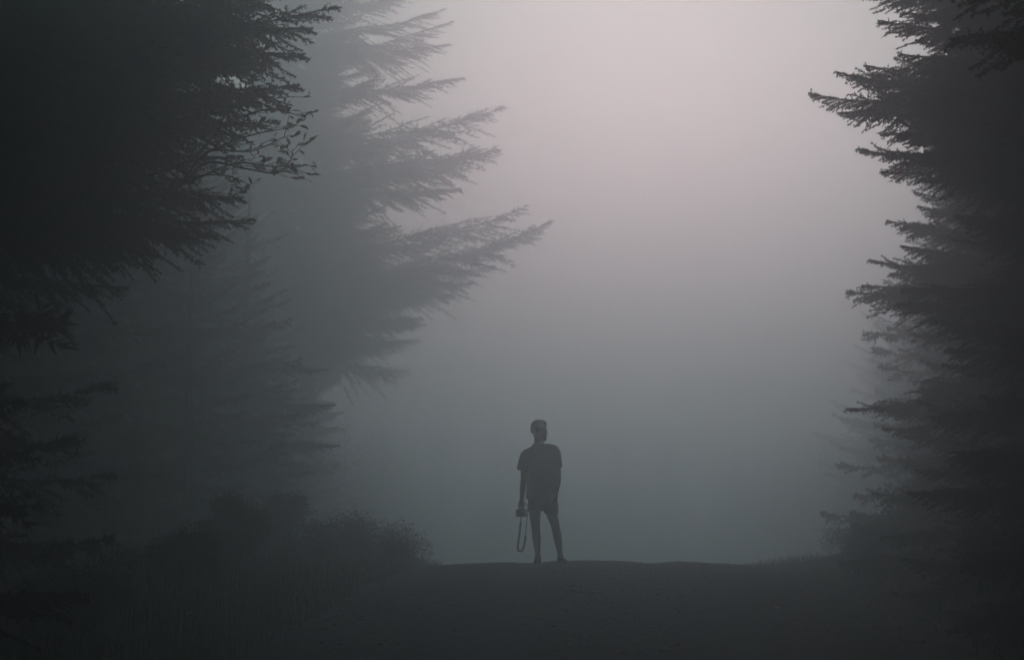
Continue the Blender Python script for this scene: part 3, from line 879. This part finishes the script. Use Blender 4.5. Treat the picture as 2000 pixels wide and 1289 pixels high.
    limb(b, [(hx, -.036, .795, .025), (hx - .002, -.040, .765, .030), (hx - .003, -.042, .735, .032)], 12)
    ell_loft(b, [((hx, -.04, .78), (1, 0, 0), (0, 1, 0), .028, .020), ((hx - .002, -.042, .75), (1, 0, 0), (0, 1, 0), .040, .020), ((hx - .003, -.044, .715), (1, 0, 0), (0, 1, 0), .043, .018), ((hx - .003, -.046, .70), (1, 0, 0), (0, 1, 0), .038, .014)], 16)
    for q, (ox, ln) in enumerate(((-.034, .9), (-.012, 1.0), (.010, .95), (.031, .78))):
        finger(b, (hx - .003 + ox, -.050, .708), (0, -.75, -.55), (1, 0, 0), (.040 * ln, .026 * ln, .021 * ln), (.1, .75, .35), .0085)
    finger(b, (hx + .030, -.030, .748), (.55, .55, -.5), (1, 0, 0), (.038, .032, .026), (.0, -.5, -.45), .010)
    # left hand: half-closed, knuckles forward
    wx, wy, wz = .146, -.122, .872
    ell_loft(b, [((wx, wy, wz), (0, 1, 0), (.8, 0, .6), .018, .027), ((wx - .012, wy - .016, wz - .024), (.2, .9, -.3), (.8, 0, .6), .020, .038), ((wx - .024, wy - .030, wz - .052), (.2, .9, -.3), (.8, 0, .6), .018, .042), ((wx - .028, wy - .034, wz - .064), (.2, .9, -.3), (.8, 0, .6), .014, .036)], 16)
    for q, ox in enumerate((-.032, -.010, .012, .032)):
        ln = (.9, 1.0, .95, .78)[q]
        finger(b, (wx - .026 + ox * .8, wy - .034, wz - .058 + ox * .6), (-.35, -.25, -.85), (.75, -.3, .6), (.040 * ln, .026 * ln, .020 * ln), (.35, .95, .7), .0085)
    finger(b, (wx - .032, wy - .020, wz - .020), (-.75, -.45, -.35), (.3, -.6, .7), (.036, .030, .025), (.0, .35, .35), .010)
    body = solid("body", b, [M_SKIN], .0045, 3, .5, t)
    # eyes
    for q in (-1, 1):
        g = Geo(); c = np.array(hp(.080, q * .032, 1.612))
        ell_loft(g, [(c + np.array([0, 0, dz]), F, S, rr_, rr_) for dz, rr_ in ((-.0105, .004), (-.007, .009), (0, .0115), (.007, .009), (.0105, .004))], 12)
        e = obj("eye", g.mesh("eye", [M_EYE], True), t)
        g = Geo(); c2 = c + F * .0095 + np.array([0, 0, -.001])
        ell_loft(g, [(c2, S, (0, 0, 1), .0052, .0052), (c2 + F * .003, S, (0, 0, 1), .0042, .0042)], 10)
        obj("iris", g.mesh("iris", [M_BLACK], True), e)
    # hair
    h = Geo()
    rng = np.random.default_rng(2)
    ell_loft(h, [(hp(-.040, 0, 1.585), F, S, .062, .066), (hp(-.032, 0, 1.62), F, S, .075, .080), (hp(-.020, 0, 1.655), F, S, .088, .084), (hp(-.006, 0, 1.69), F, S, .098, .080), (hp(.002, 0, 1.72), F, S, .086, .066), (hp(.006, 0, 1.742), F, S, .05, .04)], 22)
    for i_ in range(70):
        u, v = rng.uniform(0, 6.28), rng.uniform(-.25, 1.25)
        f_, s_, z_ = math.cos(u) * math.cos(v), math.sin(u) * math.cos(v), math.sin(v)
        if f_ > .45 and z_ < .62: continue
        p = np.array(hp(-.006 + f_ * .092, s_ * .080, 1.648 + z_ * .088))
        d = np.array(unit(np.cross([0, 0, 1.], np.array([f_, s_, .2])))); d = d[0] * F + d[1] * S + np.array([0, 0, rng.uniform(-.5, .3)])
        limb(h, [tuple(p - d * .016) + (.008,), tuple(p + np.array([0, 0, .005])) + (.0125,), tuple(p + d * .018) + (.007,)], 7)
    for i_ in range(12):                                                                                                             # swept front locks
        s_ = -.055 + .11 * i_ / 11
        limb(h, [hp(.04, s_, 1.712) + (.016,), hp(.064, s_ * .9, 1.710 + rng.uniform(-.004, .006)) + (.014,), hp(.076, s_ * .85, 1.692 + rng.uniform(-.006, .006)) + (.008,)], 7)
    for q in (-1, 1):
        limb(h, [hp(.02, q * .072, 1.64) + (.010,), hp(.022, q * .073, 1.61) + (.008,), hp(.02, q * .072, 1.592) + (.005,)], 7)
    solid("hair", h, [M_HAIR], .005, 1, .4, t)
    # t-shirt
    s_ = Geo()
    zloft(s_, [(-.016, 0, .795, .184, .132, 2.3), (-.018, 0, .83, .183, .131, 2.3), (-.020, .002, .88, .182, .130, 2.3), (-.022, .004, .97, .178, .127, 2.3), (-.022, .004, 1.06, .176, .126, 2.3), (-.016, .004, 1.16, .174, .130, 2.3),
               (-.020, .006, 1.26, .182, .132, 2.3), (-.026, .008, 1.335, .180, .120, 2.2), (-.034, .010, 1.385, .145, .100), (-.040, .012, 1.425, .095, .080), (-.043, .012, 1.450, .076, .070)])
    limb(s_, [(-.09, .01, 1.365, .072), (-.175, .01, 1.325, .076), (-.215, .01, 1.27, .072)])
    ell_loft(s_, [((-.20, .01, 1.33), (.97, 0, -.22), (0, 1, 0), .070, .075), ((-.222, .01, 1.26), (.97, 0, -.22), (0, 1, 0), .071, .078), ((-.240, .01, 1.17), (.97, 0, -.22), (0, 1, 0), .070, .080), ((-.246, .01, 1.128), (.97, 0, -.22), (0, 1, 0), .068, .082)], 18)
    limb(s_, [(.04, .01, 1.385, .072), (.115, .01, 1.376, .074), (.150, .012, 1.325, .070)])
    ell_loft(s_, [((.135, .01, 1.365), (.96, 0, .25), (0, 1, 0), .068, .075), ((.155, .015, 1.28), (.96, 0, .25), (0, 1, 0), .068, .078), ((.168, .02, 1.20), (.96, 0, .25), (0, 1, 0), .066, .080), ((.174, .022, 1.158), (.96, 0, .25), (0, 1, 0), .066, .082)], 18)
    def folds(c):
        return .0035 * np.sin(c[:, 2] * 34 + c[:, 0] * 22 + 3 * np.sin(c[:, 0] * 9)) * np.clip((1.28 - c[:, 2]) / .3, .15, 1) + .003 * np.sin(c[:, 0] * 41 + c[:, 2] * 13)
    solid("t_shirt", s_, [M_SHIRT], .007, 3, .5, t, folds)
    # shorts
    k = Geo()
    zloft(k, [(-.006, 0, .90, .168, .120, 2.3), (-.006, 0, .82, .174, .126, 2.3), (-.004, 0, .74, .178, .126, 2.4), (-.002, 0, .685, .165, .110, 2.4)])
    zloft(k, [(-.078, 0, .78, .092, .112), (-.088, 0, .70, .094, .110), (-.096, -.003, .645, .092, .106)], 20)
    zloft(k, [(.084, 0, .78, .090, .112), (.092, 0, .70, .092, .110), (.098, -.003, .615, .088, .104)], 20)
    solid("shorts", k, [M_SHORTS], .007, 3, .5, t, lambda c: .003 * np.sin(c[:, 0] * 48 + c[:, 2] * 16) * np.clip((.8 - c[:, 2]) / .1, .2, 1))
    # shoes
    for fx, dx_ in ((-.062, -.012), (.208, .036)):
        u = Geo()
        limb(u, [(fx, .045, .052, .040), (fx, .0, .058, .042), (fx + dx_ * .5, -.07, .048, .043), (fx + dx_, -.135, .042, .042), (fx + dx_ * 1.15, -.170, .038, .036)], 16)
        limb(u, [(fx, .03, .06, .040), (fx, .022, .095, .040)], 14)
        sh = solid("shoe", u, [M_SHOE], .006, 2, .5, t)
        so = Geo()
        ell_loft(so, [((fx + dx_ * .5, -.065, z_), (dx_ * 2, 1, 0), (1, -dx_ * 2, 0), .150 * f_, .050 * f_, 3.0) for z_, f_ in ((-.006, .96), (.002, 1.0), (.018, 1.0), (.022, .96))], 28)
        obj("sole", so.mesh("sole", [M_SOLE], True), sh)
        lc = Geo()
        for q in range(4):
            yy = -.035 - q * .022
            xx = fx + dx_ * (.3 + q * .12)
            lc.tube(np.array([[xx - .022, yy, .090 - q * .003], [xx, yy - .004, .099 - q * .004], [xx + .022, yy, .090 - q * .003]]), .003, 5)
        obj("lace", lc.mesh("lace", [M_SOLE], True), sh)
    # watch on his left wrist
    w = Geo()
    c = np.array([.158, -.105, .897]); ax = unit(np.array([-.4, -.75, -.6]))
    U = unit(np.cross(ax, [0, 0, 1.])); W = np.cross(ax, U)
    ell_loft(w, [(c + ax * dz, U, W, .033, .033) for dz in (-.011, -.010, .010, .011)], 18)
    wa = obj("watch", w.mesh("watch", [M_BLACK], True), t)
    w = Geo()
    fd = unit(np.array([.35, -.6, .55])); fd = unit(fd - ax * (fd @ ax)); U2 = np.cross(ax, fd)
    ell_loft(w, [(c + fd * .028, ax, U2, .018, .018), (c + fd * .040, ax, U2, .018, .018), (c + fd * .042, ax, U2, .015, .015)], 18)
    obj("dial", w.mesh("dial", [M_METAL], True), wa)
    return t
man = person()

def rbox(g, c, sx, sy, sz, bev=.008, m=0):
    """box with rounded vertical and horizontal edges"""
    x, y, z = c
    ell_loft(g, [((x, y, z + dz), (1, 0, 0), (0, 1, 0), sx / 2 - ins, sy / 2 - ins, 6) for dz, ins in ((-sz / 2, bev), (-sz / 2 + bev * .35, bev * .3), (-sz / 2 + bev, 0), (sz / 2 - bev, 0), (sz / 2 - bev * .35, bev * .3), (sz / 2, bev))], 32, m)

def photo_camera():
    base = man.location
    t = empty("photo_camera", base + Vector((-.258, -.075, .64)))
    tag(t, "black camera with looped neck strap hanging from the man's right hand", "camera")
    g = Geo()
    rbox(g, (0, .012, -.02), .138, .052, .088)
    rbox(g, (-.052, -.02, -.018), .034, .04, .084)          # grip
    rbox(g, (.008, .008, .032), .05, .046, .034, .010)      # viewfinder hump
    obj("camera_body", g.mesh("camera_body", [M_BLACK], True), t)
    l = Geo()
    ell_loft(l, [((.012, y_, -.026), (1, 0, 0), (0, 0, 1), r_, r_) for y_, r_ in ((-.012, .034), (-.018, .037), (-.05, .037), (-.052, .034), (-.056, .036), (-.088, .036), (-.092, .033))], 24)
    lens = obj("lens", l.mesh("lens", [M_BLACK], True), t)
    l = Geo()
    ell_loft(l, [((.012, y_, -.026), (1, 0, 0), (0, 0, 1), r_, r_) for y_, r_ in ((-.091, .027), (-.094, .026), (-.097, .016))], 20)
    obj("front_glass", l.mesh("front_glass", [M_GLASS], True), lens)
    # strap: two thin ends and a wide padded loop
    def ribbon(P, wid, th=.003):
        P = np.array(P, float); k = len(P)
        tt = np.linspace(0, k - 1, k * 5); i = np.clip(tt.astype(int), 0, k - 2); f = (tt - i)[:, None]
        p0 = P[np.maximum(i - 1, 0)]; p1 = P[i]; p2 = P[i + 1]; p3 = P[np.minimum(i + 2, k - 1)]
        C = .5 * ((2 * p1) + (p2 - p0) * f + (2 * p0 - 5 * p1 + 4 * p2 - p3) * f ** 2 + (3 * p1 - p0 - 3 * p2 + p3) * f ** 3)
        T = unit(np.gradient(C, axis=0)); wv = unit(np.array([.93, -.36, 0.])) * np.ones((len(C), 1)); wv = unit(wv - T * (wv * T).sum(1)[:, None]); nv = np.cross(T, wv)
        g_ = Geo(); ell_loft(g_, [(C[q], wv[q], nv[q], wid / 2, th / 2, 5) for q in range(len(C))], 12)
        return g_
    e1, e2 = (-.012, 0, -.055), (.066, .01, -.01)
    s1 = (-.010, 0, -.125); s2 = (.048, .005, -.29)
    obj("strap", ribbon([e1, (-.008, 0, -.09), s1], .012).mesh("strap_end", [M_BLACK], True), t)
    obj("strap", ribbon([e2, (.070, .01, -.05), (.062, .008, -.12), (.054, .006, -.20), s2], .011).mesh("strap_end", [M_BLACK], True), t)
    obj("strap_pad", ribbon([s1, (-.018, 0, -.20), (-.030, 0, -.30), (-.044, 0, -.40), (-.042, .004, -.455), (-.018, .006, -.475), (.014, .006, -.452), (.034, .006, -.38), s2], .027, .006).mesh("strap_pad", [M_BLACK], True), t)
photo_camera()

# ------------------------------------------------------------------ haze
def make_haze():
    x0, x1, y0, y1, z0, z1 = -145, 145, -65, 245, -6.5, 24.0
    V = [(x, y, z) for z in (z0, z1) for y in (y0, y1) for x in (x0, x1)]
    Q = [(0, 2, 3, 1), (4, 5, 7, 6), (0, 1, 5, 4), (2, 6, 7, 3), (0, 4, 6, 2), (1, 3, 7, 5)]
    m = bpy.data.materials.new("fog"); m.use_nodes = True
    t = m.node_tree; t.nodes.clear()
    o_ = t.nodes.new("ShaderNodeOutputMaterial"); v = t.nodes.new("ShaderNodeVolumePrincipled")
    v.inputs["Color"].default_value = (*HAZE_COLOR, 1)
    v.inputs["Density"].default_value = HAZE_DENSITY
    v.inputs["Anisotropy"].default_value = HAZE_G
    t.links.new(v.outputs[0], o_.inputs["Volume"])
    o = obj("haze", mesh_np("haze", np.array(V, float), np.array(Q), [m]))
    tag(o, "pale grey fog filling the air above the track", "fog", kind="stuff")
make_haze()
